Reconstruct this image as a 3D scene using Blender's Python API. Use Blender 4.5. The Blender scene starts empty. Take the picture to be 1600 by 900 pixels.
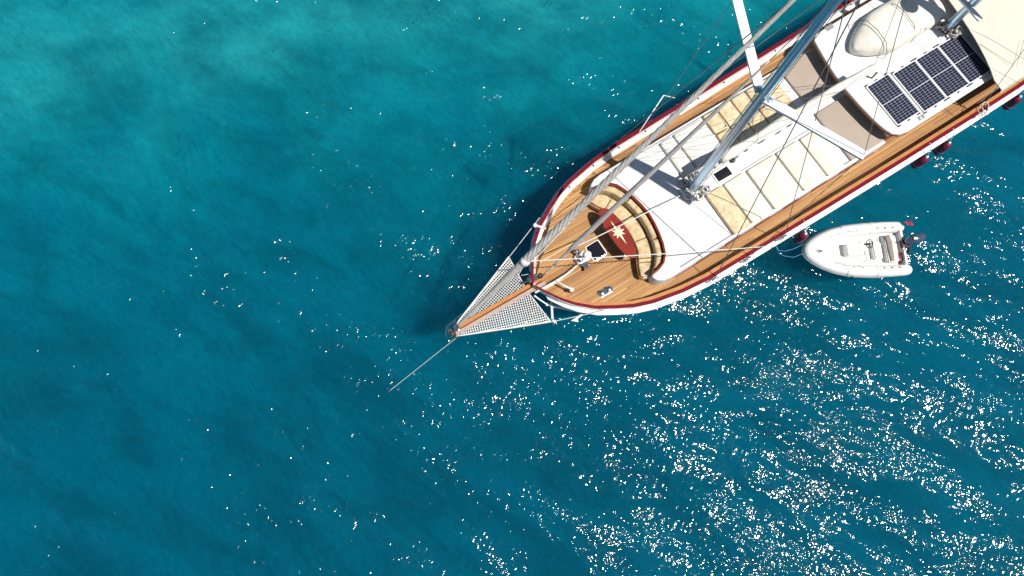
import bpy, math, random
import numpy as np
random.seed(7); rng = np.random.default_rng(7)
R = math.radians
C = bpy.context.scene.collection
SC = bpy.context.scene

# ------------------------------------------------------------------ camera
F_PX, CAM_H, TILT = 1067.0, 25.0, R(13.2)
cam_d = bpy.data.cameras.new('camera'); cam = bpy.data.objects.new('camera', cam_d); C.objects.link(cam)
cam.location = (0, 0, CAM_H); cam.rotation_euler = (TILT, 0, 0)
cam_d.sensor_width = 36.0; cam_d.lens = 36.0 * F_PX / 1600.0
cam_d.clip_start = 0.1; cam_d.clip_end = 5000
SC.camera = cam
# ------------------------------------------------------------------ sky, sun, exposure
ZEN, AZ = R(25.0), R(-22.0)              # sun: angle from the zenith, bearing from +X
w = bpy.data.worlds.new('World'); SC.world = w; w.use_nodes = True
nt = w.node_tree; nt.nodes.clear()
sky = nt.nodes.new('ShaderNodeTexSky'); sky.sky_type = 'NISHITA'; sky.sun_disc = False
sky.sun_elevation = math.pi / 2 - ZEN; sky.sun_rotation = math.pi / 2 - AZ
sky.altitude = 0; sky.air_density = 1.0; sky.dust_density = 0.6; sky.ozone_density = 1.2
bg = nt.nodes.new('ShaderNodeBackground'); bg.inputs['Strength'].default_value = 0.06
wo = nt.nodes.new('ShaderNodeOutputWorld')
nt.links.new(sky.outputs[0], bg.inputs[0]); nt.links.new(bg.outputs[0], wo.inputs[0])
sun_d = bpy.data.lights.new('sun', 'SUN'); sun_d.energy = 4.9; sun_d.angle = R(0.53); sun_d.color = (1.0, 0.955, 0.89)
sun = bpy.data.objects.new('sun', sun_d); C.objects.link(sun); sun.location = (10, -3, 40)
sun.rotation_euler = (0, ZEN, AZ)
vs = SC.view_settings; vs.view_transform = 'Standard'; vs.look = 'None'; vs.exposure = 0.12; vs.gamma = 1.0; vs.use_curve_mapping = False
cy = SC.cycles
cy.use_denoising = True
cy.max_bounces = 8; cy.diffuse_bounces = 3; cy.glossy_bounces = 3; cy.transparent_max_bounces = 12
cy.volume_bounces = 2; cy.transmission_bounces = 2; cy.sample_clamp_indirect = 4.0
cy.caustics_reflective = False; cy.caustics_refractive = False

# ------------------------------------------------------------------ frames: photo pixel -> point on a plane of known height
def pixel_world(u, v, z):
    x = (u - 800) / F_PX; y = (450 - v) / F_PX
    c, s = math.cos(TILT), math.sin(TILT)
    t = (CAM_H - z) / -(y * s - c)
    return (x * t, (y * c + s) * t, z)
class Frame:
    def __init__(f, ox, oy, ang): f.ox, f.oy, f.a = ox, oy, ang
    def world(f, p):
        c, s = math.cos(f.a), math.sin(f.a)
        return (f.ox + p[0] * c - p[1] * s, f.oy + p[0] * s + p[1] * c, p[2])
    def px(f, u, v, z):
        X, Y, _ = pixel_world(u, v, z); X -= f.ox; Y -= f.oy
        c, s = math.cos(f.a), math.sin(f.a)
        return (X * c + Y * s, -X * s + Y * c, z)
_o = pixel_world(1077, 300, 2.5)
BOAT = Frame(_o[0], _o[1], R(32.0))      # x aft from the main mast, y to port
WORLD = Frame(0, 0, 0)
FR = BOAT
def bp(u, v, z): return BOAT.px(u, v, z)

# ------------------------------------------------------------------ mesh helpers
class MB:
    def __init__(m): m.v, m.f, m.t = [], [], []
    def add(m, vs, fs, tone=0.5):
        o = len(m.v); m.v += [tuple(p) for p in vs]
        for f in fs: m.f.append(tuple(i + o for i in f)); m.t.append(tone)
        return m
    def box(m, x0, x1, y0, y1, z0, z1, tone=0.5):
        return m.add([(x0,y0,z0),(x1,y0,z0),(x1,y1,z0),(x0,y1,z0),(x0,y0,z1),(x1,y0,z1),(x1,y1,z1),(x0,y1,z1)],
                     [(3,2,1,0),(4,5,6,7),(0,1,5,4),(1,2,6,5),(2,3,7,6),(3,0,4,7)], tone)
    def loft(m, rings, closed=True, caps=True, tone=0.5):
        n = len(rings[0]); vs = [p for r in rings for p in r]; fs = []
        k = n if closed else n - 1
        for i in range(len(rings) - 1):
            for j in range(k):
                a = i*n + j; b = i*n + (j+1) % n
                fs.append((a, b, b + n, a + n))
        if caps: fs.append(tuple(range(n))[::-1]); fs.append(tuple((len(rings)-1)*n + j for j in range(n)))
        return m.add(vs, fs, tone)
    def tube(m, pts, r, n=8, caps=True, tone=0.5, twist=None):
        P = [np.array(p, float) for p in pts]; k = len(P)
        rr = r if hasattr(r, '__len__') else [r] * k
        rings = []; up = None; L = 0.0
        for i in range(k):
            d = P[min(i+1, k-1)] - P[max(i-1, 0)]; d /= (np.linalg.norm(d) + 1e-12)
            if up is None: up = np.array([0,0,1.]) if abs(d[2]) < .9 else np.array([1.,0,0])
            a = np.cross(d, up); a /= np.linalg.norm(a); b = np.cross(a, d); up = b
            if i: L += np.linalg.norm(P[i] - P[i-1])
            ring = []
            for j in range(n):
                t = 2*math.pi*j/n; q = rr[i]
                if twist: q *= 1 + twist[1] * math.cos(twist[2]*t - 2*math.pi*twist[2]*L/twist[0] + .6*math.sin(L*1.7)) + .04*math.cos(3*t + 3.1*L)
                ring.append(P[i] + q*(math.cos(t)*a + math.sin(t)*b))
            rings.append(ring)
        return m.loft(rings, True, caps, tone)
    def bar(m, p, q, wd, ht, tone=0.5):
        p, q = np.array(p, float), np.array(q, float); d = q - p; d /= np.linalg.norm(d)
        a = np.cross(d, [0,0,1.]); a /= (np.linalg.norm(a) + 1e-9); b = np.cross(a, d)
        rings = [[c + sx*a*wd/2 + sy*b*ht/2 for sx, sy in ((-1,-1),(1,-1),(1,1),(-1,1))] for c in (p, q)]
        return m.loft(rings, True, True, tone)
    def slab(m, poly, z0, z1, r=0.02, tone=0.5, seg=3):
        poly = [tuple(p[:2]) for p in poly]
        A = sum(poly[i][0]*poly[(i+1) % len(poly)][1] - poly[(i+1) % len(poly)][0]*poly[i][1] for i in range(len(poly)))
        if A < 0: poly = poly[::-1]
        rings = [[(x, y, z0) for x, y in poly], [(x, y, z1 - r) for x, y in poly]]
        for k in range(1, seg + 1):
            t = math.pi/2*k/seg
            rings.append([(x, y, z1 - r + r*math.sin(t)) for x, y in inset(poly, r*(1 - math.cos(t)))])
        return m.loft(rings, True, True, tone)
    def ball(m, c, rx, ry, rz, nu=12, nv=7, tone=0.5):
        rings = []
        for i in range(1, nv):
            t = math.pi*i/nv
            rings.append([(c[0]+rx*math.sin(t)*math.cos(2*math.pi*j/nu), c[1]+ry*math.sin(t)*math.sin(2*math.pi*j/nu), c[2]-rz*math.cos(t)) for j in range(nu)])
        return m.loft(rings, True, True, tone)
    def lathe(m, c, prof, n=16, tone=0.5):
        return m.loft([[(c[0]+r*math.cos(2*math.pi*j/n), c[1]+r*math.sin(2*math.pi*j/n), c[2]+z) for j in range(n)] for r, z in prof], True, True, tone)
def inset(poly, d):
    n = len(poly); out = []
    for i in range(n):
        p0, p1, p2 = poly[i-1], poly[i], poly[(i+1) % n]
        a = (p1[0]-p0[0], p1[1]-p0[1]); b = (p2[0]-p1[0], p2[1]-p1[1])
        la, lb = math.hypot(*a) or 1e-9, math.hypot(*b) or 1e-9
        na = (-a[1]/la, a[0]/la); nb = (-b[1]/lb, b[0]/lb)
        k = 1 + na[0]*nb[0] + na[1]*nb[1]; k = max(k, .35)
        out.append((p1[0] + d*(na[0]+nb[0])/k, p1[1] + d*(na[1]+nb[1])/k))
    return out
def round_rect(x0, x1, y0, y1, r, seg=4):
    out = []
    for cx, cy_, a0 in ((x1-r, y1-r, 0), (x0+r, y1-r, 90), (x0+r, y0+r, 180), (x1-r, y0+r, 270)):
        for k in range(seg + 1):
            t = R(a0 + 90*k/seg); out.append((cx + r*math.cos(t), cy_ + r*math.sin(t)))
    return out
def arc3(p, q, sag, n=12):
    p, q = np.array(p, float), np.array(q, float)
    return [p + (q-p)*t - np.array([0,0,sag*4*t*(1-t)]) for t in np.linspace(0, 1, n)]
def lerp3(p, q, t): return tuple(p[i] + (q[i]-p[i])*t for i in range(3))

BASE = {}
def mesh_from(mb, base, name):
    me = bpy.data.meshes.new(name)
    me.from_pydata([(p[0]-base[0], p[1]-base[1], p[2]-base[2]) for p in mb.v], [], mb.f)
    return me
def tag(o, label=None, cat=None, group=None, kind=None):
    if label: o['label'] = label
    if cat: o['category'] = cat
    if group: o['group'] = group
    if kind: o['kind'] = kind
    return o
def thing(name, base, label, cat, group=None):
    o = bpy.data.objects.new(name, None); C.objects.link(o); o.empty_display_size = .3
    o.location = FR.world(base); o.rotation_euler = (0, 0, FR.a); BASE[o.name] = base
    return tag(o, label, cat, group)
def obj(name, mb, mat, parent=None, smooth=False, label=None, cat=None, group=None, kind=None, tones=False):
    if parent is not None: base = BASE[parent.name]
    else:
        a = np.array(mb.v); base = (float(a[:,0].mean()), float(a[:,1].mean()), float(a[:,2].min()))
    me = mesh_from(mb, base, name)
    if smooth:
        me.polygons.foreach_set('use_smooth', [True]*len(me.polygons))
        if smooth == 'auto':
            try: me.set_sharp_from_angle(angle=R(38))
            except Exception: pass
    if tones:
        at = me.attributes.new('tone', 'FLOAT', 'FACE'); at.data.foreach_set('value', mb.t)
    me.materials.append(mat)
    o = bpy.data.objects.new(name, me); C.objects.link(o)
    if parent is not None: o.parent = parent
    else: o.location = FR.world(base); o.rotation_euler = (0, 0, FR.a)
    BASE[o.name] = base
    return tag(o, label, cat, group, kind)

# ------------------------------------------------------------------ materials
class NT:
    def __init__(s, name):
        s.m = bpy.data.materials.new(name); s.m.use_nodes = True; s.t = s.m.node_tree; s.t.nodes.clear()
        s.out = s.t.nodes.new('ShaderNodeOutputMaterial')
    def n(s, kind, **kw):
        q = s.t.nodes.new('ShaderNode' + kind)
        for k, v in kw.items():
            if hasattr(q, k): setattr(q, k, v)
            else: q.inputs[k].default_value = v
        return q
    def l(s, a, b): s.t.links.new(a, b)
def ramp(nt_, fac, stops):
    r = nt_.n('ValToRGB'); e = r.color_ramp.elements
    while len(e) < len(stops): e.new(.5)
    for k, (p, c) in enumerate(stops):
        e[k].position = p; e[k].color = (*c, 1) if len(c) == 3 else c
    nt_.l(fac, r.inputs['Fac']); return r
def M(name, col, rough=.5, var=.12, scale=3.0, metal=0.0, bump=0.0, bscale=40.0, coat=0.0, col2=None, stretch=None, spec=.5):
    k = NT(name); p = k.n('BsdfPrincipled'); k.l(p.outputs[0], k.out.inputs['Surface'])
    tc = k.n('TexCoord'); src = tc.outputs['Object']
    if stretch:
        mp = k.n('Mapping'); mp.inputs['Scale'].default_value = stretch; k.l(src, mp.inputs['Vector']); src = mp.outputs[0]
    no = k.n('TexNoise'); no.inputs['Scale'].default_value = scale; no.inputs['Detail'].default_value = 6; no.inputs['Roughness'].default_value = .62
    k.l(src, no.inputs['Vector'])
    c2 = col2 or tuple(min(1, c*(1-2*var)) for c in col)
    rp = ramp(k, no.outputs['Fac'], [(.30, c2), (.62, col)])
    k.l(rp.outputs[0], p.inputs['Base Color'])
    rr = k.n('MapRange'); rr.inputs['To Min'].default_value = rough*.8; rr.inputs['To Max'].default_value = min(1, rough*1.25)
    k.l(no.outputs['Fac'], rr.inputs['Value']); k.l(rr.outputs[0], p.inputs['Roughness'])
    p.inputs['Metallic'].default_value = metal; p.inputs['Specular IOR Level'].default_value = spec
    if coat: p.inputs['Coat Weight'].default_value = coat; p.inputs['Coat Roughness'].default_value = .08
    if bump:
        n2 = k.n('TexNoise'); n2.inputs['Scale'].default_value = bscale; n2.inputs['Detail'].default_value = 4
        k.l(src, n2.inputs['Vector'])
        b = k.n('Bump'); b.inputs['Strength'].default_value = 1; b.inputs['Distance'].default_value = bump
        k.l(n2.outputs['Fac'], b.inputs['Height']); k.l(b.outputs[0], p.inputs['Normal'])
    return k.m
def plank_mat(name, dark, mid, light, rough=.6):
    k = NT(name); p = k.n('BsdfPrincipled'); k.l(p.outputs[0], k.out.inputs['Surface'])
    at = k.n('Attribute', attribute_name='tone'); tc = k.n('TexCoord')
    mp = k.n('Mapping'); mp.inputs['Scale'].default_value = (1.2, 26, 10); k.l(tc.outputs['Object'], mp.inputs['Vector'])
    no = k.n('TexNoise'); no.inputs['Scale'].default_value = 1.6; no.inputs['Detail'].default_value = 5; k.l(mp.outputs[0], no.inputs['Vector'])
    n3 = k.n('TexNoise'); n3.inputs['Scale'].default_value = .9; n3.inputs['Detail'].default_value = 4; k.l(tc.outputs['Object'], n3.inputs['Vector'])
    a = k.n('Math', operation='MULTIPLY_ADD'); a.inputs[1].default_value = .55; k.l(no.outputs['Fac'], a.inputs[0])
    s2 = k.n('Math', operation='MULTIPLY_ADD'); s2.inputs[1].default_value = .5; k.l(n3.outputs['Fac'], s2.inputs[0])
    k.l(at.outputs['Fac'], s2.inputs[2]); k.l(s2.outputs[0], a.inputs[2])
    rp = ramp(k, a.outputs[0], [(.45, dark), (.95, mid), (1.0, light)])
    rp.color_ramp.elements[1].position = .8
    sc_ = k.n('Math', operation='MULTIPLY'); sc_.inputs[1].default_value = .62; k.l(a.outputs[0], sc_.inputs[0]); k.l(sc_.outputs[0], rp.inputs['Fac'])
    k.l(rp.outputs[0], p.inputs['Base Color']); p.inputs['Roughness'].default_value = rough
    p.inputs['Specular IOR Level'].default_value = .15
    return k.m

m_white = M('white_gelcoat', (.82,.82,.80), .35, .04, 1.5, coat=.2)
m_roof = M('white_nonslip_deck', (.74,.735,.715), .7, .05, 1.3, bump=.002, bscale=160)
m_hull = M('white_hull_paint', (.80,.80,.79), .3, .05, 1.2, coat=.3)
m_red = M('red_rail_varnish', (.19,.010,.022), .22, .18, 5, spec=.25, stretch=(.4,4,4))
m_maho = M('mahogany_varnish', (.22,.026,.016), .22, .2, 6, spec=.3, stretch=(1,4,4))
m_table = M('red_table_lacquer', (.25,.034,.022), .22, .12, 3, spec=.3)
m_brown = M('brown_wood_trim', (.28,.13,.05), .45, .2, 6)
m_teak = plank_mat('teak_planks', (.34,.175,.075), (.53,.30,.125), (.66,.44,.225))
m_teak2 = M('teak_margin', (.50,.235,.075), .5, .16, 5, stretch=(1,5,5))
m_orange = M('varnished_teak', (.52,.22,.06), .35, .15, 4, coat=.3, stretch=(.7,6,6))
m_caulk = M('black_caulking', (.035,.022,.016), .8, .1, 6)
m_chrome = M('polished_steel', (.72,.74,.78), .16, .08, 6, metal=1.0)
m_alu = M('mast_aluminium', (.56,.74,.92), .28, .06, 2, metal=.8, stretch=(6,6,.6))
m_wire = M('steel_wire', (.30,.29,.28), .4, .1, 9, metal=.7)
m_rope = M('white_rope', (.74,.72,.67), .85, .12, 40, bump=.004, bscale=120)
m_line = M('dark_line', (.16,.14,.12), .8, .1, 20)
m_net = M('white_net_cord', (.80,.78,.74), .85, .08, 20)
m_sail = M('furled_sailcloth', (.86,.82,.76), .8, .15, 7, bump=.01, bscale=14, col2=(.66,.58,.52))
def add_translucent(m, col, f):
    t = m.node_tree; out = [q for q in t.nodes if q.type == 'OUTPUT_MATERIAL'][0]; src = out.inputs['Surface'].links[0].from_socket
    tl_ = t.nodes.new('ShaderNodeBsdfTranslucent'); tl_.inputs['Color'].default_value = (*col, 1)
    mx_ = t.nodes.new('ShaderNodeMixShader'); mx_.inputs[0].default_value = f
    t.links.new(src, mx_.inputs[1]); t.links.new(tl_.outputs[0], mx_.inputs[2]); t.links.new(mx_.outputs[0], out.inputs['Surface'])
add_translucent(m_sail, (.9,.85,.76), .35)
m_sailcover = M('grey_sail_cover', (.56,.51,.48), .8, .1, 4, bump=.006, bscale=20)
m_cover = M('cream_canvas', (.77,.74,.64), .85, .08, 3, bump=.012, bscale=5)
m_awning = M('cream_awning_canvas', (.66,.63,.52), .85, .05, 1.2, bump=.02, bscale=2.2)
m_matW = M('white_mattress', (.72,.705,.655), .85, .05, 2.4, bump=.014, bscale=6, col2=(.66,.635,.55))
m_matY = M('pale_yellow_mattress', (.74,.725,.645), .85, .05, 3.2, bump=.016, bscale=6, col2=(.66,.62,.45))
m_matT = M('mottled_beige_fabric', (.72,.61,.41), .9, .1, 5.5, bump=.03, bscale=6, col2=(.52,.36,.19))
m_seat = M('mottled_cream_fabric', (.66,.53,.32), .9, .1, 6, bump=.008, bscale=10, col2=(.42,.28,.13))
m_beige = M('taupe_vinyl', (.40,.325,.26), .75, .05, 1.5, bump=.003, bscale=6)
m_black = M('dark_glass', (.012,.012,.016), .12, .1, 3)
m_cell = M('solar_cell', (.008,.011,.032), .22, .2, 9, coat=.15)
m_back = M('panel_backsheet', (.42,.45,.52), .5, .05, 9)
m_fend = M('maroon_fender', (.17,.008,.035), .4, .15, 6, col2=(.07,.004,.02))
m_tube = M('rib_hypalon', (.78,.775,.74), .6, .06, 3)
m_tubeg = M('rib_grey_trim', (.27,.28,.30), .6, .1, 5)
m_floor = M('rib_white_floor', (.80,.79,.74), .6, .05, 4, bump=.003, bscale=60)
m_greyc = M('grey_brown_cushion', (.27,.23,.20), .8, .15, 7)
m_dark = M('dark_plastic', (.03,.03,.035), .45, .1, 6)
m_motor = M('outboard_cowl', (.045,.075,.13), .2, .1, 4, coat=.8)
m_flag = M('red_flag_cloth', (.50,.02,.06), .8, .1, 9)
m_blue = M('blue_rope', (.10,.28,.60), .8, .1, 9)
m_cream = M('cream_inlay', (.80,.72,.46), .45, .05, 6)
m_bronze = M('dark_fittings', (.12,.10,.11), .4, .3, 14, metal=.6)

# ------------------------------------------------------------------ sea: surface, water body, seabed
FR = WORLD
def axis(lo, hi, step, far):
    a = list(np.arange(lo, hi + 1e-6, step)); d = step; x = hi; up = []
    while x < far: d *= 1.35; x += d; up.append(x)
    d = step; x = lo; dn = []
    while x > -far: d *= 1.35; x -= d; dn.append(x)
    return np.array(dn[::-1] + a + up)
xs = axis(-24, 24, .12, 1500); ys = axis(-8, 21, .12, 1500)
X, Y = np.meshgrid(xs, ys)
Z = np.zeros_like(X)
for k in range(46):
    lam = .55 * (6.5/.55) ** rng.random(); th = R(66) + rng.normal(0, .5)
    kk = 2*math.pi/lam; amp = .020 * lam ** .95 / 1.9
    Z += amp*np.sin(kk*(X*math.cos(th) + Y*math.sin(th)) + rng.random()*6.283 + .5*np.sin(.31*X+.27*Y+k)) * .5
fade = np.clip((60 - np.hypot(X, Y - 6))/30, 0, 1); Z *= fade
ny, nx = X.shape
V = np.stack([X, Y, Z], -1).reshape(-1, 3)
ii = (np.arange(ny-1)[:, None]*nx + np.arange(nx-1)[None]).reshape(-1)
Fq = np.stack([ii, ii+1, ii+1+nx, ii+nx], -1)
DEPTH = 40.0
ring = list(range(nx)) + [r*nx + nx-1 for r in range(1, ny)] + [(ny-1)*nx + c for c in range(nx-2, -1, -1)] + [r*nx for r in range(ny-2, 0, -1)]
nv0 = len(V); low = V[ring].copy(); low[:, 2] = -DEPTH
allv = np.concatenate([V, low]); nr = len(ring)
faces = Fq.tolist() + [(ring[i], nv0+i, nv0+(i+1) % nr, ring[(i+1) % nr]) for i in range(nr)] + [tuple(nv0+i for i in range(nr))[::-1]]
me = bpy.data.meshes.new('sea'); me.from_pydata(allv.tolist(), [], faces)
me.polygons.foreach_set('use_smooth', [True]*len(Fq) + [False]*(nr+1))
sea = bpy.data.objects.new('sea', me); C.objects.link(sea); tag(sea, 'rippled turquoise sea water sparkling in the sun', 'sea', kind='structure')
k = NT('sea_water')
tc = k.n('TexCoord')
def wave_noise(scale, stretch, rot, detail, dist=0.0):
    vr = k.n('VectorRotate', rotation_type='Z_AXIS'); vr.inputs['Angle'].default_value = R(rot); k.l(tc.outputs['Object'], vr.inputs['Vector'])
    mp = k.n('Mapping'); mp.inputs['Scale'].default_value = stretch
    k.l(vr.outputs[0], mp.inputs['Vector'])
    no = k.n('TexNoise'); no.inputs['Scale'].default_value = scale; no.inputs['Detail'].default_value = detail
    no.inputs['Roughness'].default_value = .5; no.inputs['Distortion'].default_value = dist
    k.l(mp.outputs[0], no.inputs['Vector']); return no.outputs['Fac']
def madd(a, f, b=None):
    q = k.n('Math', operation='MULTIPLY_ADD'); k.l(a, q.inputs[0]); q.inputs[1].default_value = f
    if b is None: q.inputs[2].default_value = 0
    else: k.l(b, q.inputs[2])
    return q.outputs[0]
def mr(a, f0, f1, t0, t1):
    q = k.n('MapRange'); k.l(a, q.inputs['Value'])
    for nm, v in zip(('From Min', 'From Max', 'To Min', 'To Max'), (f0, f1, t0, t1)): q.inputs[nm].default_value = v
    return q.outputs[0]
def mul(a, b):
    q = k.n('Math', operation='MULTIPLY'); k.l(a, q.inputs[0]); k.l(b, q.inputs[1]); return q.outputs[0]
gust = mr(wave_noise(.30, (.55, 1.7, 1), 25, 2.0, .6), .33, .67, .5, 1.22)      # patches where the breeze roughens the surface
rip = madd(wave_noise(2.6, (.8, 1.2, 1), 20, 1.0, .5), .052)
rip = madd(wave_noise(5.0, (1.15, .85, 1), 30, 1.2, .3), .066, rip)
rip = madd(wave_noise(12., (1, 1, 1), 10, 0.0), .009, rip)
h = madd(wave_noise(.6, (.6, 1.5, 1), 26, 1.0, .3), .17, mul(rip, gust))
bmp = k.n('Bump'); bmp.inputs['Strength'].default_value = 1; bmp.inputs['Distance'].default_value = 1.0
k.l(h, bmp.inputs['Height'])
fr = k.n('Fresnel'); fr.inputs['IOR'].default_value = 1.333; k.l(bmp.outputs[0], fr.inputs['Normal'])
gl = k.n('BsdfGlossy'); k.l(mr(wave_noise(1.1, (1, 1, 1), 0, 2.0), .3, .7, .05, .105), gl.inputs['Roughness']); k.l(bmp.outputs[0], gl.inputs['Normal'])
painted_caustic = wave_noise(.42, (.6, 1.6, 1), 32, 3.0, .8); painted_ripple = wave_noise(4.2, (.6, 1.5, 1), 48, 4.0, .8)
tcol = mul(mr(painted_caustic, .35, .60, .82, 1.0), mr(painted_ripple, .34, .66, .84, 1.0))  # caustic and sky-reflection mottling painted into the transmission colour at two scales
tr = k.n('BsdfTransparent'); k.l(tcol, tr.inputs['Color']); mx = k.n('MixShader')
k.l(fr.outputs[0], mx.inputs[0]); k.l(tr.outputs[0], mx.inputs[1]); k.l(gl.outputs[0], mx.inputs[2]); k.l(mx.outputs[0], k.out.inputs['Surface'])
va = k.n('VolumeAbsorption'); va.inputs['Color'].default_value = (0.0, .803, .884, 1); va.inputs['Density'].default_value = .68
vsn = k.n('VolumeScatter'); vsn.inputs['Color'].default_value = (.0, .62, .86, 1); vsn.inputs['Density'].default_value = .205
ad = k.n('AddShader'); k.l(va.outputs[0], ad.inputs[0]); k.l(vsn.outputs[0], ad.inputs[1]); k.l(ad.outputs[0], k.out.inputs['Volume'])
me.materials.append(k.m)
# seabed slopes from sandy shallows to deeper water
xs = axis(-40, 40, 1.0, 1400); ys = axis(-30, 50, 1.0, 1400)
X, Y = np.meshgrid(xs, ys)
Zb = -10.6 + .40*np.clip(Y, -25, 40) - .085*np.clip(X, -40, 40) + .35*np.sin(.5*X+1.1)*np.sin(.43*Y) + .25*np.sin(.9*X-.7*Y)
Zb = np.clip(Zb, -18, -2.6)
ny, nx = X.shape; ii = (np.arange(ny-1)[:, None]*nx + np.arange(nx-1)[None]).reshape(-1)
me = bpy.data.meshes.new('seabed'); me.from_pydata(np.stack([X, Y, Zb], -1).reshape(-1, 3).tolist(), [], np.stack([ii, ii+1, ii+1+nx, ii+nx], -1).tolist())
me.polygons.foreach_set('use_smooth', [True]*len(me.polygons))
sb = bpy.data.objects.new('seabed', me); C.objects.link(sb); tag(sb, 'pale sandy seabed with darker weed under the water', 'seabed', kind='structure')
me.materials.append(M('sand_and_weed', (.84,.82,.70), .9, .1, .42, col2=(.20,.28,.25), stretch=(.7,1.1,1)))

# ------------------------------------------------------------------ the yacht: shape functions
FR = BOAT
HS = [-6.5,-6.42,-6.25,-5.95,-5.6,-5.1,-4.5,-3.9,-3.3,-2.2,-1.2,1.3,4,7,10,12.5,14,15.3,16.3]
HW = [0.0,.16,.45,.92,1.33,1.76,2.10,2.40,2.60,2.82,2.92,2.97,3.02,3.06,3.08,3.06,2.95,2.6,1.95]
def hb(s): return float(np.interp(s, HS, HW))
def zd(s): return 1.92 + (.50*((-s)/6.4)**2 if s < 0 else .0016*s*s)
def zc(s): return zd(s) + .46
STN = sorted(set(HS + [round(x, 2) for x in np.arange(-6.3, 16.31, .45)]))
yacht = thing('sailing_yacht', (4.0, 0, 0), 'large white wooden sailing yacht with teak decks, red rails and two masts', 'yacht')
def ring_hull(s, side):
    b = min(1, max(0, (-1.5 - s)/5.0)); fl = .88 - .42*b**1.3
    z = zc(s); q = []
    for zz, wd in ((-1.0, hb(s)*fl*.55), (-.35, hb(s)*fl*.9), (0.0, hb(s)*fl), (.7, hb(s)*(fl+(1-fl)*.42)), (z-.85, hb(s)*(fl+(1-fl)*.8)), (z-.5, hb(s)*.99+.02), (z-.03, max(hb(s)-.02, 0))):
        q.append((s + (z - zz)*.42*b**2, side*wd, zz))
    return q
for side in (1, -1):
    mb = MB(); mb.loft([ring_hull(s, side) for s in STN], closed=False, caps=False)
    obj('hull_side', mb, m_hull, yacht, 'auto')
mb = MB(); a = ring_hull(16.3, 1); b = ring_hull(16.3, -1)
mb.add(a + b[::-1], [tuple(range(14))]); obj('transom', mb, m_hull, yacht)
def rail_strip(o0, o1, z0, z1, side, s0=-6.5, s1=16.3, base=zc):
    mb = MB(); rings = []
    for s in STN:
        if s < s0 - 1e-6 or s > s1 + 1e-6: continue
        wa, wb = max(hb(s) + o0, 0), max(hb(s) + o1, .0)
        sh = 0 if s > -6.0 else 0
        rings.append([(s, side*wa, base(s)+z0), (s, side*wb, base(s)+z0), (s, side*wb, base(s)+z1), (s, side*wa, base(s)+z1)])
    return mb.loft(rings)
for side in (1, -1):
    obj('bulwark', rail_strip(-.11, -.03, -.50, -.045, side), m_white, yacht, label=None)
    obj('cap_rail', rail_strip(-.115, .02, -.045, .0, side), m_red, yacht)
    obj('rubbing_strake', rail_strip(-.02, .17 if side < 0 else .15, -.52, -.42, side, -6.25), m_white, yacht)
    obj('covering_board', rail_strip(-.30, -.10, -.02, .006, side, base=zd), m_teak2, yacht)
obj('teak_rail', rail_strip(-.235, -.116, -.05, -.006, -1, -6.2), m_orange, yacht, label='bright varnished strip inside the starboard rail')
obj('waterway', rail_strip(-.235, -.105, .0, .05, 1, -6.1, base=zd), m_white, yacht, label='white painted waterway along the port deck edge')
# stringer stripe and bulwark stanchions on both sides
for side in (1, -1):
    for s in np.arange(-4.6, 15.5, 1.18):
        mb = MB(); q = hb(s); z = zc(s)
        mb.tube([(s, side*(q-.13), z-.12), (s, side*(q-.19), z-.12)], .03, 8)
        obj('scupper_bolt', mb, m_bronze, yacht)
# deck bed + planks
mb = MB(); mb.loft([[(s, -max(hb(s)-.06, 0), zd(s)-.012), (s, max(hb(s)-.06, 0), zd(s)-.012)] for s in STN], closed=False, caps=False)
obj('deck', mb, m_caulk, yacht)
pl = MB(); PITCH = .066
for i in range(-46, 47):
    n0, n1 = i*PITCH - .0275, i*PITCH + .0275
    an = max(abs(n0), abs(n1))
    segs = []
    smin = np.interp(an + .27, HW[:14], HS[:14]) if an + .27 < HW[14] else None
    if smin is None: continue
    segs.append((smin, 15.6 if an < 2.3 else 14.2))
    if abs(i*PITCH) < 1.95: segs = [(smin, -1.5)]
    for a, b in segs:
        if b - a < .1: continue
        x = a; L = random.uniform(1.0, 4.6)
        while x < b - .02:
            e = min(b, x + L); L = random.uniform(3.2, 5.2)
            xsn = np.linspace(x + .003, e - .003, max(2, int((e-x)/.6) + 1))
            t = random.gauss(.48, .20)
            pl.loft([[(q, n0, zd(q)-.02), (q, n1, zd(q)-.02), (q, n1, zd(q)+.001*(i % 3)), (q, n0, zd(q)+.001*(i % 3))] for q in xsn], tone=t)
            x = e
obj('deck_planking', pl, m_teak, yacht, kind='stuff', tones=True)

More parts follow.
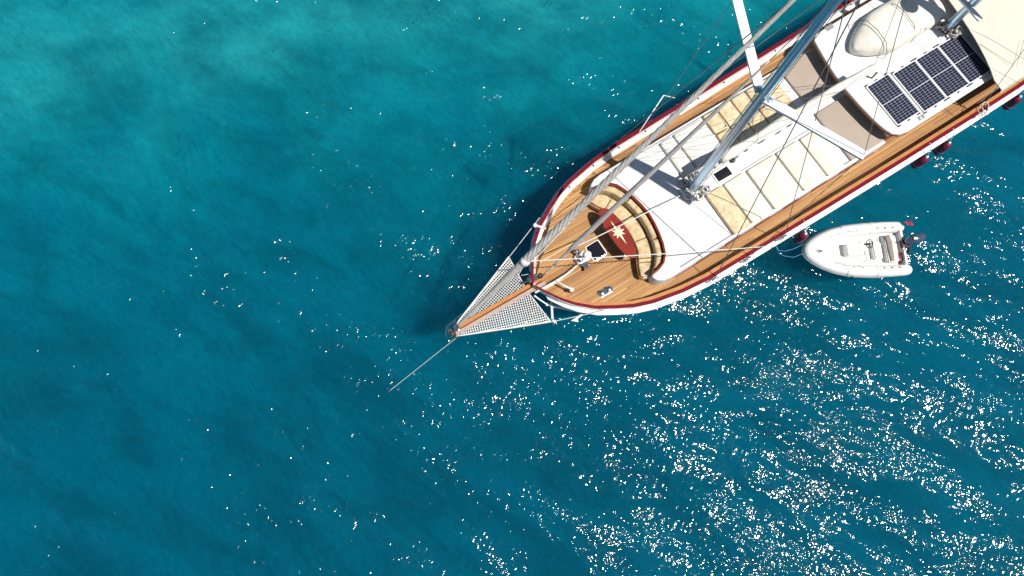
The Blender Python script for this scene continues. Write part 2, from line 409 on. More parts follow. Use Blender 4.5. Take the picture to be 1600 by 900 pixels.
# ------------------------------------------------------------------ coachroof, seat and table on the foredeck
RZ = 2.70
rim = [(-2.88,1.80),(-2.62,1.77),(-2.36,1.68),(-2.14,1.45),(-2.00,1.12),(-1.90,.75),(-1.83,.36),(-1.80,0)]
rim = rim + [(s, -n) for s, n in rim[-2::-1]]
roofp = [(6.9,2.16),(-2.35,2.16),(-2.62,2.12),(-2.82,2.02),(-2.90,1.90)] + rim + [(-2.90,-1.90),(-2.82,-2.05),(-2.62,-2.17),(-2.35,-2.2),(6.9,-2.2)]
obj('coachroof', MB().slab(roofp, 1.85, RZ, .05), m_roof, yacht, 'auto')
for side, n in ((1, 2.165), (-1, 2.205)):
    for s in np.arange(-1.2, 6.2, 1.25):
        w_ = obj('side_window', MB().slab([(s, side*n), (s+.6, side*n), (s+.6, side*(n+.012)), (s, side*(n+.012))], 2.2, 2.45, .003), m_black, yacht)
    mb = MB(); zz = RZ + .055
    mb.tube([(-1.9, side*(n-.12), zz)] + [(s, side*(n-.12), zz) for s in np.arange(-1, 6.1, 1)] + [(6.3, side*(n-.12), zz)], .011, 6)
    for s in np.arange(-1.9, 6.4, 1.36): mb.tube([(s, side*(n-.12), RZ-.01), (s, side*(n-.12), zz)], .011, 6)
    obj('grab_rail', mb, m_chrome, yacht)
    obj('toe_trim', MB().bar((-2.0, side*(n+.012), 1.99), (6.8, side*(n+.012), 1.97), .035, .10), m_maho, yacht)
def path_ribbon(path, w0, w1, z0, z1):
    """strip along an open plan path, between the offsets w0 and w1 to its left"""
    P = [np.array(p, float) for p in path]; rings = []
    for i in range(len(P)):
        d = P[min(i+1, len(P)-1)] - P[max(i-1, 0)]; d /= np.linalg.norm(d); nn = np.array([-d[1], d[0]])
        a, b = P[i] + nn*w0, P[i] + nn*w1
        rings.append([(a[0], a[1], z0), (b[0], b[1], z0), (b[0], b[1], z1), (a[0], a[1], z1)])
    return MB().loft(rings)
obj('seat_coaming', path_ribbon(rim, -.05, .012, 1.95, 2.96), m_maho, yacht, label='curved varnished red backrest coaming')
front = [(-3.10,1.72),(-3.17,1.58),(-3.06,1.30),(-2.92,1.04),(-2.78,.84),(-2.70,.58),(-2.655,.30),(-2.64,0)]
front = front + [(s, -n) for s, n in front[-2::-1]]
rin = inset(rim + front[::-1], 0) 
seatpoly = [(s, n*.985) for s, n in rim] + front[::-1]
obj('seat_base', MB().slab([(s - .0 if abs(n) > 1.7 else s, n*.99) for s, n in rim] + [(s+.05, n) for s, n in front[::-1]], 1.9, 2.36, .01), m_white, yacht)
obj('seat_lip', path_ribbon(front, -.012, .06, 2.29, 2.375), m_orange, yacht)
def between(t0, t1, a, b):
    """closed strip between two plan curves over the parameter range t0..t1"""
    def ev(path, t):
        x = t*(len(path)-1); i = min(int(x), len(path)-2); f = x - i
        return (path[i][0] + (path[i+1][0]-path[i][0])*f, path[i][1] + (path[i+1][1]-path[i][1])*f)
    def mix(p, q, f): return (p[0]+(q[0]-p[0])*f, p[1]+(q[1]-p[1])*f)
    ts = np.linspace(t0, t1, 16)
    return [mix(ev(rim, t), ev(front, t), a) for t in ts] + [mix(ev(rim, t), ev(front, t), b) for t in ts[::-1]]
names = ['port end of the curved foredeck seat', 'port half of the curved seat behind the table', 'middle of the curved seat behind the compass star', 'starboard half of the curved seat behind the table', 'starboard end of the curved foredeck seat']
for (t0, t1), nm in zip(((.03,.22),(.225,.42),(.425,.615),(.62,.815),(.82,.97)), names):
    obj('seat_cushion', MB().slab(between(t0, t1, .40, .955), 2.35, 2.50, .045, seg=4), m_seat, None, 'auto', 'mottled cream seat cushion at the ' + nm if 'end' in nm else 'mottled cream seat cushion in the ' + nm, 'cushion', 'cushions of the curved foredeck seat')
for (t0, t1), nm in zip(((.03,.33),(.335,.66),(.665,.97)), ('port', 'middle', 'starboard')):
    obj('back_cushion', MB().slab(between(t0, t1, .05, .33), 2.36, 2.82, .08, seg=4), m_seat, None, 'auto', f'tall cream back cushion along the {nm} stretch of the curved seat coaming', 'cushion', 'back cushions of the curved foredeck seat')
# table with compass star
tb = [(-2.84,.90),(-2.76,.60),(-2.72,.30),(-2.71,0),(-2.73,-.30),(-2.80,-.62),(-2.90,-.90),(-3.02,-1.00),(-3.16,-.95),(-3.26,-.78),(-3.32,-.45),(-3.335,0),(-3.335,.40),(-3.28,.75),(-3.20,.97),(-3.08,1.07),(-2.94,1.02)]
tab = obj('foredeck_table', MB().slab(tb, 2.74, 2.80, .012), m_table, yacht, label='red lacquered table with a cream compass star')
st = []
for kq in range(16):
    an = 2*math.pi*kq/16
    if kq % 2: r_ = .115
    else: r_ = .50 if kq in (4, 12) else .24
    if kq in (3, 5, 11, 13): r_ = .12
    st.append((-3.02 + r_*math.cos(an), .03 + r_*math.sin(an)))
obj('compass_star', MB().slab(st, 2.795, 2.806, .001, seg=1), m_cream, tab)
for n in (.55, -.55):
    leg = MB().lathe((-3.02, n, zd(-3)), [(.16,0),(.16,.02),(.045,.05),(.04,.62),(.13,.64)], 14)
    obj('table_leg', leg, m_chrome, tab, 'auto')

# ------------------------------------------------------------------ foredeck fittings
def hatch(name, poly, z0, frame_w, parent, lab=None):
    f = obj(name, MB().slab(inset(poly, -frame_w), z0, z0+.05, .01), m_white, parent, label=lab)
    obj('hatch_glass', MB().slab(poly, z0+.02, z0+.056, .006), m_black, f)
    return f
hatch('foredeck_hatch', round_rect(-4.10, -3.60, -.27, .30, .06)[::-1][::-1], zd(-3.9)-.01, .035, yacht, 'black foredeck hatch with a white frame')
wz = zd(-4.5)
wl = obj('windlass', MB().slab(round_rect(-4.70, -4.22, -.17, .22, .1), wz, wz+.2, .05), m_white, yacht, label='white and chrome anchor windlass')
obj('motor_housing', MB().ball((-4.26, .0, wz+.24), .15, .14, .14), m_white, wl, True)
for n, r_, mt in ((-.30, .15, m_chrome), (.24, .12, m_chrome)):
    mb = MB()
    rings = [[(-4.50 + rr*math.cos(t), n + off, wz + .2 + rr*math.sin(t)) for t in np.linspace(0, 2*math.pi, 14, endpoint=False)] for rr, off in ((r_, -.10), (r_*.9, -.07), (r_*.62, -.02), (r_*.62, .03), (r_*.9, .08), (r_, .10))]
    mb.loft(rings); obj('drum', mb, mt, wl, 'auto')
obj('chain_wheel', MB().lathe((-4.56, .02, wz+.2), [(.12,0),(.13,.05),(.10,.10),(.05,.12)], 14), m_chrome, wl, 'auto')
for u, v in ((945, 456), (875, 356)):
    s, n, _ = bp(u, v, zd(-4.6)); an = R(-4 if n < 0 else 20)
    base = obj('mooring_bitts', MB().slab([(s + x*math.cos(an) - y*math.sin(an), n + x*math.sin(an) + y*math.cos(an)) for x, y in round_rect(-.30, .30, -.12, .12, .11)], zd(s), zd(s)+.03, .01), m_chrome, yacht)
    for x in (-.14, .14):
        obj('bollard', MB().lathe((s + x*math.cos(an), n + x*math.sin(an), zd(s)+.02), [(.06,0),(.055,.12),(.085,.14),(.085,.17),(.03,.19)], 12), m_chrome, base, 'auto')
# bowsprit, its boards, fittings
BT = (-9.62, .06, 3.02); BI = (-5.75, .03, 2.58)
bs = obj('bowsprit', MB().bar((-9.45, .0, 2.88), (-6.1, 0, 2.42), .20, .16), m_maho, yacht)
obj('board', MB().bar((BT[0], .085, BT[2]), (BI[0], .085, BI[2]), .125, .04), m_orange, bs)
obj('board', MB().bar((BT[0]+.1, -.085, BT[2]), (BI[0]-.3, -.085, BI[2]), .13, .04), M('weathered_pale_board', (.46,.34,.29), .6, .15, 5, stretch=(1,6,6)), bs, label='pale weathered board')
mb = MB()
mb.tube([(-9.30, .30, 3.06), (-9.72, .20, 3.07), (-9.86, .02, 3.07), (-9.78, -.16, 3.07), (-9.45, -.22, 3.06)], .014, 6)
mb.tube([(-9.0, .34, 3.30), (-9.66, .24, 3.32), (-9.80, .05, 3.32)], .014, 6)
for q in ((-9.66, .22), (-9.80, .03)): mb.tube([(q[0], q[1], 3.0), (q[0], q[1], 3.32)], .012, 6)
obj('bow_pulpit', mb, m_chrome, yacht)
fit = obj('furling_drum', MB().lathe((-9.40, .06, 3.06), [(.10,0),(.11,.03),(.06,.05),(.06,.16),(.11,.18),(.10,.21)], 14), m_chrome, yacht, 'auto')
obj('bow_fitting', MB().box(-9.70, -9.50, -.10, .16, 2.92, 3.08).ball((-9.62, -.02, 3.1), .07, .07, .06), m_bronze, yacht, 'auto')
mb = MB(); mb.box(-6.55, -6.2, .10, .30, 2.70, 2.86); mb.ball((-6.1, .15, 2.82), .10, .10, .10); mb.ball((-6.42, .32, 2.84), .07, .06, .07)
mb.tube([(-6.75, .26, 2.80), (-6.5, .2, 2.86)], .04, 8)
obj('stem_head_fitting', mb, m_bronze, yacht, 'auto')
mb = MB(); mb.tube([(-6.55, -.22, 2.72), (-5.85, -.27, 2.70), (-5.15, -.22, 2.55), (-4.7, -.12, 2.45)], [.05,.05,.03,.02], 8)
obj('anchor_roller_bar', mb, m_white, yacht, True)
mb = MB(); mb.tube([bp(868, 439, 2.72), bp(893, 452, 2.72)], .028, 8); mb.tube([bp(893, 452, 2.74), bp(893, 455, 2.3)], .07, 10)
obj('cathead', mb, m_white, yacht, True, label='white cathead post on the starboard bow')
mb = MB(); mb.tube([bp(853, 357, 2.72), bp(836, 352, 2.72)], .045, 8); mb.ball(bp(836, 352, 2.74), .08, .08, .08)
obj('cathead', mb, m_white, yacht, True, label='white cathead bar on the port bow')
# whisker stays beside the nets
for side in (-1, 1):
    oc = (-6.62, side*1.32, 2.55)
    mb = MB(); mb.tube(arc3(oc, (-4.75 if side < 0 else -4.95, side*(hb(-4.8)+.05), 2.5), .02), .012, 6); obj('whisker_stay', mb, m_rope, yacht)
mb = MB(); mb.tube([(-6.6, .55, 2.58), (-6.25, .40, 2.62)], .01, 6); mb.tube([(-6.68, .62, 2.55), (-6.0, .95, 2.78)], .012, 6); obj('net_lashing', mb, m_rope, yacht)
# safety nets
def net(side):
    A = np.array((-9.55, side*.13)); Bq = np.array((-6.62, side*1.32)); Cc = np.array((-6.72, side*.14))
    def zn(p): return float(np.interp(p[0], [-9.6, -6.0], [2.98, 2.56])) - .05*math.sin(math.pi*min(1, max(0, (p[0]+9.5)/3)))*min(1, abs(p[1]))
    t = thing('safety_net', (-7.6, side*.5, 2.5), 'white rope safety net slung on the ' + ('port' if side > 0 else 'starboard') + ' side of the bowsprit', 'net', 'nets beside the bowsprit')
    cords = MB(); tri = (A, Bq, Cc); step = .078
    for ang in (R(18*side), R(108*side)):
        d = np.array((math.cos(ang), math.sin(ang))); nrm = np.array((-d[1], d[0]))
        pr = [float(p @ nrm) for p in tri]
        c = min(pr) + step*.5
        while c < max(pr):
            hits = []
            for i in range(3):
                p, q = tri[i], tri[(i+1) % 3]; a, b = p @ nrm - c, q @ nrm - c
                if a*b < 0: hits.append(p + (q-p)*a/(a-b))
            if len(hits) == 2 and np.linalg.norm(hits[0]-hits[1]) > .05:
                h0, h1 = hits; nseg = max(2, int(np.linalg.norm(h1-h0)/.35)+1)
                pts = [(*(h0 + (h1-h0)*f), zn(h0 + (h1-h0)*f)) for f in np.linspace(0, 1, nseg)]
                cords.tube(pts, .013, 3, False)
            c += step
    obj('net_mesh', cords, m_net, t, kind='stuff')
    e = MB(); e.tube([(*(A + (Bq-A)*f), zn(A + (Bq-A)*f)) for f in np.linspace(0, 1, 10)], .028, 8); obj('border_rope', e, m_rope, t, True)
    e = MB(); e.tube([(*(Bq + (Cc-Bq)*f), zn(Bq + (Cc-Bq)*f)) for f in np.linspace(0, 1, 6)], .018, 8); obj('border_rope', e, m_rope, t, True)
    e = MB(); e.tube([(*(Cc + (A-Cc)*f), zn(Cc + (A-Cc)*f)) for f in np.linspace(0, 1, 6)], .014, 6); obj('border_rope', e, m_rope, t, True)
net(-1); net(1)
# anchor hung outside the starboard bow
AZ0 = 1.75
an = thing('anchor', (*bp(870, 478, AZ0)[:2], AZ0-.25), 'white stocked anchor hanging outside the starboard bow', 'anchor')
obj('shank', MB().tube([bp(858, 476, AZ0), bp(862, 478, AZ0), bp(905, 486, AZ0-.06)], [.035,.05,.06], 8), m_white, an, True)
obj('stock', MB().tube([bp(861, 468, AZ0+.02), bp(862, 480, AZ0), bp(863, 499, AZ0-.02), bp(868, 504, AZ0-.02)], [.03,.045,.05,.07], 8), m_white, an, True)
obj('arms', MB().tube([bp(908, 468, AZ0+.15), bp(914, 476, AZ0+.02), bp(914, 484, AZ0-.06), bp(908, 492, AZ0-.05), bp(898, 500, AZ0)], [.03,.05,.065,.05,.03], 8), m_white, an, True)
for pts in (((905, 466), (913, 470), (908, 476)), ((892, 501), (902, 495), (904, 503))):
    q = [bp(*p, AZ0 + .06)[:2] for p in pts]; obj('fluke', MB().slab(q, AZ0-.0, AZ0+.05, .01), m_white, an)
obj('ring', MB().tube([(bp(855, 475, AZ0)[0] + .06*math.cos(t), bp(855, 475, AZ0)[1] + .06*math.sin(t), AZ0) for t in np.linspace(0, 6.283, 12)], .015, 6), m_white, an, True)
obj('anchor_chain', MB().tube(arc3(bp(835, 462, 2.3), bp(856, 476, AZ0+.02), .06), .03, 8), m_white, None, True, 'short white chain from the stem head to the anchor ring', 'chain')
# mooring line into the water ahead of the bow
FR = BOAT
e0 = bp(612, 608, 0.0); s0 = (-8.75, -.04, 2.74)
dv = [e0[i] - s0[i] for i in range(3)]
obj('mooring_line', MB().tube([lerp3(s0, e0, t) for t in np.linspace(0, 1.06, 24)], .0105, 8), m_rope, None, True, 'pale mooring line running from the bow down into the sea', 'rope')

# ------------------------------------------------------------------ main mast, boom and rigging
RAKE = .06; MZ = RZ
def mastp(z, n=0.0, ds=0.0): return (RAKE*(z-2.5) + ds, n, z)
MT = 16.6
mast = obj('main_mast', MB().tube([mastp(z) for z in np.linspace(MZ-.01, MT, 14)], [float(np.interp(z, [MZ, 9, MT], [.148, .125, .085])) for z in np.linspace(MZ-.01, MT, 14)], 20), m_alu, yacht, 'auto', label='tall silver main mast')
obj('sail_track', MB().tube([mastp(z, 0, float(np.interp(z, [MZ, 9, MT], [.158, .135, .095]))) for z in (MZ+.6, 9, MT-.2)], .02, 6), m_white, mast)
obj('mast_collar', MB().lathe((.02, 0, MZ-.01), [(.30,0),(.30,.04),(.22,.06),(.22,.12)], 20), m_chrome, mast, 'auto')
SPZ = 8.85
for side in (1, -1):
    a = mastp(SPZ, side*.12); b = (a[0] + .41*2.65, side*2.75, SPZ+.12)
    obj('spreader', MB().bar(a, b, .26, .07), m_white, mast)
    obj('spreader_bracket', MB().ball((a[0]+.04, side*.22, SPZ), .10, .10, .07, 10, 6), m_alu, mast, True)
TIP = {side: (mastp(SPZ)[0] + .41*2.65, side*2.72, SPZ+.12) for side in (1, -1)}
CH_A, CH_B, CH_C = -.98, 1.95, .45
for side in (1, -1):
    def ch(s): return (s, side*(hb(s)+.06), zc(s)-.05)
    for nm, pts, r_ in (('shroud', [ch(CH_A), mastp(14.6, side*.1)], .016), ('shroud', [ch(CH_B), mastp(13.0, side*.1)], .013), ('shroud', [ch(CH_C), TIP[side], mastp(15.8, side*.1)], .010)):
        obj(nm, MB().tube(pts, r_, 6), m_wire, yacht)
    for s in (CH_A, CH_B, CH_C):
        c = ch(s); mb = MB()
        for k_ in range(-2, 3): mb.ball((c[0]+k_*.09, c[1] + side*.02 + random.uniform(-.03,.03), c[2]-.25 + random.uniform(-.02,.05)), .045, .04, .05, 8, 5)
        mb.tube([(c[0]-.2, c[1], c[2]-.28), (c[0]+.2, c[1], c[2]-.28)], .02, 6); mb.tube([c, (c[0], c[1]+side*.03, c[2]-.4)], .022, 6)
        obj('chainplate', mb, m_chrome, yacht, True)
boomz = 4.25
b0, b1 = (.42, .02, boomz), (7.05, .02, boomz+.10)
boom = obj('boom', MB().loft([[(q[0], q[1]+.12*math.cos(t), q[2]+.13*math.sin(t)) for t in np.linspace(0, 2*math.pi, 12, endpoint=False)] for q in (b0, lerp3(b0, b1, .5), b1)]), m_white, yacht, 'auto')
obj('gooseneck', MB().tube([mastp(boomz, .02, .12), b0], .05, 8), m_chrome, boom)
mb = MB(); rings = []
for t in np.linspace(.03, .93, 22):
    c = lerp3(b0, b1, t); wv = .15 + .05*math.sin(t*19) * .6 - .05*t; hh = .30 - .16*t + .03*math.sin(t*23)
    rings.append([(c[0], c[1] + wv*math.cos(a) + .012*math.sin(7*a + 9*t), c[2] + .10 + hh*(.5+.5*math.sin(a))) for a in np.linspace(0, 2*math.pi, 12, endpoint=False)])
obj('furled_mainsail', MB().loft(rings), m_cover, None, True, 'cream mainsail furled along the main boom', 'sail')
for t, side in ((.25, 1), (.25, -1), (.5, 1), (.5, -1), (.78, 1), (.78, -1)):
    q = lerp3(b0, b1, t)
    obj('lazy_jack', MB().tube([(q[0], q[1]+side*.13, q[2]), mastp(SPZ-.3, side*.2)], .007, 5), m_line, yacht)
obj('topping_lift', MB().tube([b1, mastp(16.2, 0, .1)], .008, 5), m_line, yacht)
obj('mainsheet', MB().tube([(6.6, .02, boomz), (7.0, .1, 3.3)], .02, 6), m_rope, yacht)
obj('kicker_line', MB().tube([(1.7, .02, boomz-.1), (.35, -.02, 2.9)], .016, 6), m_rope, yacht)
# halyards running up the mast
for k_, (n, d) in enumerate(((.2, .02), (-.2, .05), (-.19, -.08), (.19, -.1))):
    obj('halyard', MB().tube([mastp(3.2, n, d), mastp(16.0, n*.6, d*.6)], .009, 5), m_line if k_ % 2 else m_rope, yacht)
def rope_coil(c, r_, n, mat_, seed):
    q = random.Random(seed); mb = MB()
    for k_ in range(n):
        ph = q.random()*6.28; tx, ty = q.uniform(-.7, .7), q.uniform(-.7, .7); rr = r_*q.uniform(.7, 1.15)
        cc = (c[0] + q.uniform(-.03,.03), c[1] + q.uniform(-.03,.03), c[2] + q.uniform(-.05,.05))
        mb.tube([(cc[0] + rr*math.cos(a)*q.uniform(.9,1.1), cc[1] + rr*math.sin(a)*q.uniform(.9,1.1), cc[2] + .12 + rr*(tx*math.cos(a+ph) + ty*math.sin(a))) for a in np.linspace(0, 6.283, 14)], .017, 5)
    return mb
coil_spots = [((-.10,.30,2.75),'port fore side'),((.05,-.34,2.75),'starboard side'),((.35,-.30,2.78),'starboard after side'),((.36,.24,2.8),'port after side'),((-.26,-.10,2.75),'front')]
for k_, (c, nm) in enumerate(coil_spots):
    obj('rope_coil', rope_coil(c, .15, 6, m_rope, 30+k_), m_rope if k_ % 3 else m_sailcover, None, True, f'tangled rope coil at the {nm} of the main mast foot', 'rope', 'rope coils at the main mast')
for k_ in range(5):
    t = 2*math.pi*k_/5 + .3
    obj('mast_winch', MB().lathe((.02 + .36*math.cos(t), .36*math.sin(t), RZ-.01), [(.07,0),(.07,.05),(.045,.08),(.045,.13),(.065,.16),(.02,.17)], 12), m_chrome, yacht, 'auto')
# furled headsails on their stays
G0 = (-9.42, .06, 3.2); G1 = mastp(16.1, 0, -.14)
Lg = np.linalg.norm(np.subtract(G1, G0)); ts = np.linspace(0, .93, 260)
tl = .255                                        # where the lashed clew sits
gen = thing('furled_genoa', G0, 'pale furled genoa twisted round the outer forestay from the bowsprit tip', 'sail')
lo = [t for t in np.linspace(.005, tl, 24)]
obj('lower_roll', MB().tube([lerp3(G0, G1, t) for t in lo], [float(np.interp(t, [0, .04, .15, tl], [.03, .055, .085, .12])) for t in lo], 14), m_sail, gen, True)
hi = [t for t in np.linspace(tl-.004, .95, 300)]
obj('twisted_roll', MB().tube([lerp3(G0, G1, t) for t in hi], [float(np.interp(t, [tl, .34, .45, .6, .95], [.12, .10, .088, .062, .03])) for t in hi], 30, twist=(1.5, .11, 6)), m_sail, gen, True)
clew = lerp3(G0, G1, tl)
mb = MB(); mb.ball((clew[0]-.02, clew[1]-.02, clew[2]-.02), .16, .15, .17, 12, 7); mb.tube([clew, (clew[0]+.22, clew[1]-.12, clew[2]-.1)], [.09, .02], 8)
obj('clew', mb, m_rope, gen, True)
cl = (clew[0]+.20, clew[1]-.11, clew[2]-.09)
obj('forestay', MB().tube([G0, G1], .014, 6), m_wire, yacht)
S0 = (-6.15, .10, 2.75); S1 = mastp(12.6, 0, -.16)
obj('inner_forestay', MB().tube([S0, S1], .012, 6), m_wire, yacht)
sts = thing('furled_staysail', S0, 'grey covered staysail furled slim along the inner forestay', 'sail')
tt = np.linspace(.02, .86, 60)
obj('cover_roll', MB().tube([lerp3(S0, S1, t) for t in tt], [float(np.interp(t, [.02, .15, .17, .24, .5, .75, .86], [.03, .04, .088, .084, .068, .045, .02])) for t in tt], 14, twist=(2.3, .05, 2)), m_sailcover, sts, True)
sc_ = lerp3(S0, S1, .16)
# sheets
obj('genoa_sheet', MB().tube(arc3(cl, bp(1212, 384, 2.5), .12), .016, 6), m_rope, None, True, 'white sheet from the genoa clew across to the starboard rail', 'rope')
obj('genoa_sheet', MB().tube(arc3(cl, bp(960, 272, 2.6), .10), .014, 6), m_rope, None, True, 'white sheet from the genoa clew along the port side deck', 'rope')
obj('staysail_sheet', MB().tube(arc3(sc_, bp(1062, 306, 2.9), .08), .018, 6), m_rope, None, True, 'white sheet from the staysail to the main mast foot', 'rope')
# white tube frame outboard of the port rail
mb = MB(); mb.tube([bp(999, 206, 2.4), bp(1037, 149, 2.75), bp(1054, 153, 2.5)], .022, 8); obj('boarding_bracket', mb, m_white, yacht, True)

# ------------------------------------------------------------------ things on the coachroof
hatch('mast_hatch', [(.98,.05),(.98,-.28),(1.56,-.30),(1.56,.05)], RZ-.005, .045, yacht, 'small black hatch aft of the main mast')
obj('dorade_vent', MB().lathe((1.86, .10, RZ-.005), [(.06,0),(.06,.06),(.09,.08),(.07,.14),(.02,.15)], 12), m_dark, yacht, 'auto')
for k_, (u, v, L_) in enumerate(((1150,247,.22),(1166,236,.16),(1190,222,.3),(1216,208,.26),(1233,197,.2),(1199,190,.18),(1302,218,.2),(1322,236,.24),(1338,246,.2))):
    s, n, _ = bp(u, v, RZ)
    c_ = obj('roof_cleat', MB().bar((s-L_/2, n, RZ+.045), (s+L_/2, n+.01, RZ+.045), .03, .025), m_bronze if k_ % 3 else m_chrome, yacht)
    obj('cleat_post', MB().box(s-.03, s+.03, n-.015, n+.015, RZ-.005, RZ+.035), m_bronze, c_)
for n in (.30, -.36):
    obj('sheet_track', MB().box(1.9, 5.2, n-.012, n+.012, RZ-.005, RZ+.012), m_wire, yacht)
def mattress(x0, x1, y0, y1, mat_, h, lab, grp, seed):
    q = random.Random(seed)
    mb = MB(); nx_, ny_ = 7, 9; hts = {}
    rings = []
    poly = round_rect(x0+.012, x1-.012, y0, y1, .06, 3)
    poly = [(x + q.uniform(-.008,.008), y + q.uniform(-.008,.008)) for x, y in poly]
    mb.slab(poly, RZ-.005, RZ+h, .05, seg=4)
    # slightly pillowed top laid over the slab
    vs_, fs_ = [], []
    for i in range(nx_):
        for j in range(ny_):
            fx, fy = i/(nx_-1), j/(ny_-1)
            b = (16*fx*(1-fx)*fy*(1-fy))**.4
            vs_.append((x0+.07+(x1-x0-.14)*fx, y0+.07+(y1-y0-.14)*fy, RZ+h-.004 + .028*b + q.uniform(0,.006)*b))
    for i in range(nx_-1):
        for j in range(ny_-1):
            a = i*ny_+j; fs_.append((a, a+ny_, a+ny_+1, a+1))
    mb.add(vs_, fs_)
    return obj('sun_mattress', mb, mat_, None, True, lab, 'mattress', grp)
H1 = .13
mattress(.02, .58, .48, 1.98, m_matW, H1, 'narrow white sun mattress on the port side abreast of the main mast', 'port sun mattresses', 1)
mattress(.60, 1.83, .48, 1.98, m_matW, H1, 'wide white sun mattress on the port side just aft of the narrow one', 'port sun mattresses', 2)
for k_, (a, b) in enumerate(((1.90,2.48),(2.50,3.12),(3.14,3.76),(3.78,4.38),(4.40,5.0))):
    pos = ('first', 'second', 'third', 'fourth', 'last')[k_]
    mattress(a, b, 1.20, 2.02, m_matT, H1, f'mottled beige mattress, {pos} of five behind the white ones, along the port edge', 'port sun mattresses', 10+k_)
    mattress(a, b, .48, 1.18, m_matT, H1, f'mottled beige mattress, {pos} of five behind the white ones, beside the boom', 'port sun mattresses', 20+k_)
mattress(.26, .98, -2.12, -.45, m_matT, H1+.03, 'mottled beige sun mattress at the front of the starboard row', 'starboard sun mattresses', 3)
mattress(1.02, 1.93, -2.12, -.45, m_matY, H1, 'pale cream sun mattress directly behind the beige one on the starboard side', 'starboard sun mattresses', 4)
mattress(2.00, 3.22, -2.12, -.47, m_matY, H1, 'widest pale cream sun mattress in the middle of the starboard row', 'starboard sun mattresses', 5)
mattress(3.26, 4.26, -2.12, -.49, m_matY, H1, 'pale cream sun mattress aft of the widest one on the starboard side', 'starboard sun mattresses', 6)
mattress(4.29, 5.05, -2.12, -.50, m_matY, H1, 'pale cream sun mattress at the aft end of the starboard row', 'starboard sun mattresses', 7)
for y0, y1, nm in ((-2.1, .0, 'starboard'), (.52, 2.1, 'port')):
    mb = MB().slab(round_rect(5.36, 7.0, y0, y1, .06, 3), RZ-.005, RZ+.09, .04)
    obj('lounge_pad', mb, m_beige, None, 'auto', f'taupe vinyl lounge pad under the {nm} front edge of the deckhouse roof', 'pad', 'lounge pads before the deckhouse')

# ------------------------------------------------------------------ deckhouse
DZ = 3.22
obj('deckhouse_wall', MB().slab(round_rect(7.05, 12.3, -2.02, 2.02, .2), 1.9, DZ-.01, .01), m_white, yacht)
for side in (1, -1):
    for s in np.arange(7.6, 11.8, 1.05):
        obj('deckhouse_window', MB().slab([(s, side*2.015), (s+.8, side*2.015), (s+.8, side*2.035), (s, side*2.035)], 2.45, 2.98, .004), m_black, yacht)
    obj('deckhouse_plinth', MB().bar((7.2, side*2.045, 2.12), (12.2, side*2.045, 2.12), .05, .42), m_maho, yacht)
for n in (-1.45, -.55, .55, 1.45):
    obj('windscreen_pane', MB().slab([(7.06, n-.4), (7.06, n+.4), (7.035, n+.4), (7.035, n-.4)], 2.84, 3.14, .004), m_black, yacht)
frontc = [(7.35,2.36),(6.95,2.34),(6.76,2.20),(6.70,1.9),(6.62,1.4),(6.54,.75),(6.51,0),(6.54,-.7),(6.61,-1.4),(6.70,-1.85),(6.82,-2.12),(7.02,-2.28),(7.32,-2.33)]
roof2 = frontc + [(12.4,-2.30),(12.4,2.40)]
dr = obj('deckhouse_roof', MB().slab(roof2, DZ, DZ+.10, .035), m_roof, yacht, 'auto')
obj('roof_edge_trim', path_ribbon(frontc, -.02, .018, DZ-.045, DZ+.045), m_brown, dr)
RT = DZ + .10
# solar panels
def solar(x0, x1, y0, y1, lab):
    t = thing('solar_panel', ((x0+x1)/2, (y0+y1)/2, RT-.005), lab, 'solar panel', 'solar panels on the deckhouse roof')
    z = RT + .05
    fm = MB(); fw = .028
    for b in ((x0, x1, y0, y0+fw), (x0, x1, y1-fw, y1), (x0, x0+fw, y0+fw, y1-fw), (x1-fw, x1, y0+fw, y1-fw)): fm.box(*b, z-.04, z+.006)
    obj('frame', fm, m_white, t)
    obj('backing', MB().box(x0+fw, x1-fw, y0+fw, y1-fw, z-.02, z-.006), m_back, t)
    cs = MB(); nc, nr_ = 6, 9
    ax0, ax1 = x0+fw+.012, x1-fw-.012; mid = (y0+y1)/2
    for half in ((y0+fw+.012, mid-.014), (mid+.014, y1-fw-.012)):
        cw = (ax1-ax0)/nc; chh = (half[1]-half[0])/nr_
        for i in range(nc):
            for j in range(nr_):
                cs.box(ax0+i*cw+.006, ax0+(i+1)*cw-.006, half[0]+j*chh+.004, half[0]+(j+1)*chh-.004, z-.007, z-.002)
    obj('solar_cells', cs, m_cell, t, kind='stuff')
    for y in (y0, y1):
        obj('clamp', MB().box((x0+x1)/2-.05, (x0+x1)/2+.05, y-.05, y+.05, RT-.005, z-.03), m_dark, t)
    for x in (x0+.06, x1-.06):
        for y, d in ((y0, -1), (y1, 1)):
            obj('clamp', MB().box(x-.06, x+.06, min(y, y+d*.05), max(y, y+d*.05), RT-.005, z-.012), m_dark, t)
solar(7.12, 8.11, -1.99, -.24, 'foremost solar panel, set apart by a gap at the rounded roof corner')
solar(8.22, 9.24, -2.08, -.33, 'solar panel second from the front, right behind the gap')
solar(9.25, 10.27, -2.08, -.33, 'solar panel third from the front, between two others of its row')
solar(10.28, 11.30, -2.08, -.33, 'aftmost solar panel, next to the cream awning edge')
jb = obj('roof_junction_plate', MB().box(7.92, 8.22, -2.24, -2.10, RT-.004, RT+.02), m_tubeg, dr)
for s in (7.99, 8.15): obj('cable_gland', MB().lathe((s, -2.17, RT+.015), [(.045,0),(.045,.03),(.02,.05)], 10), m_white, jb)
s, n, _ = bp(1296, 43, RT); obj('roof_plate', MB().box(s-.16, s+.16, n-.09, n+.09, RT-.004, RT+.012), m_tubeg, dr)
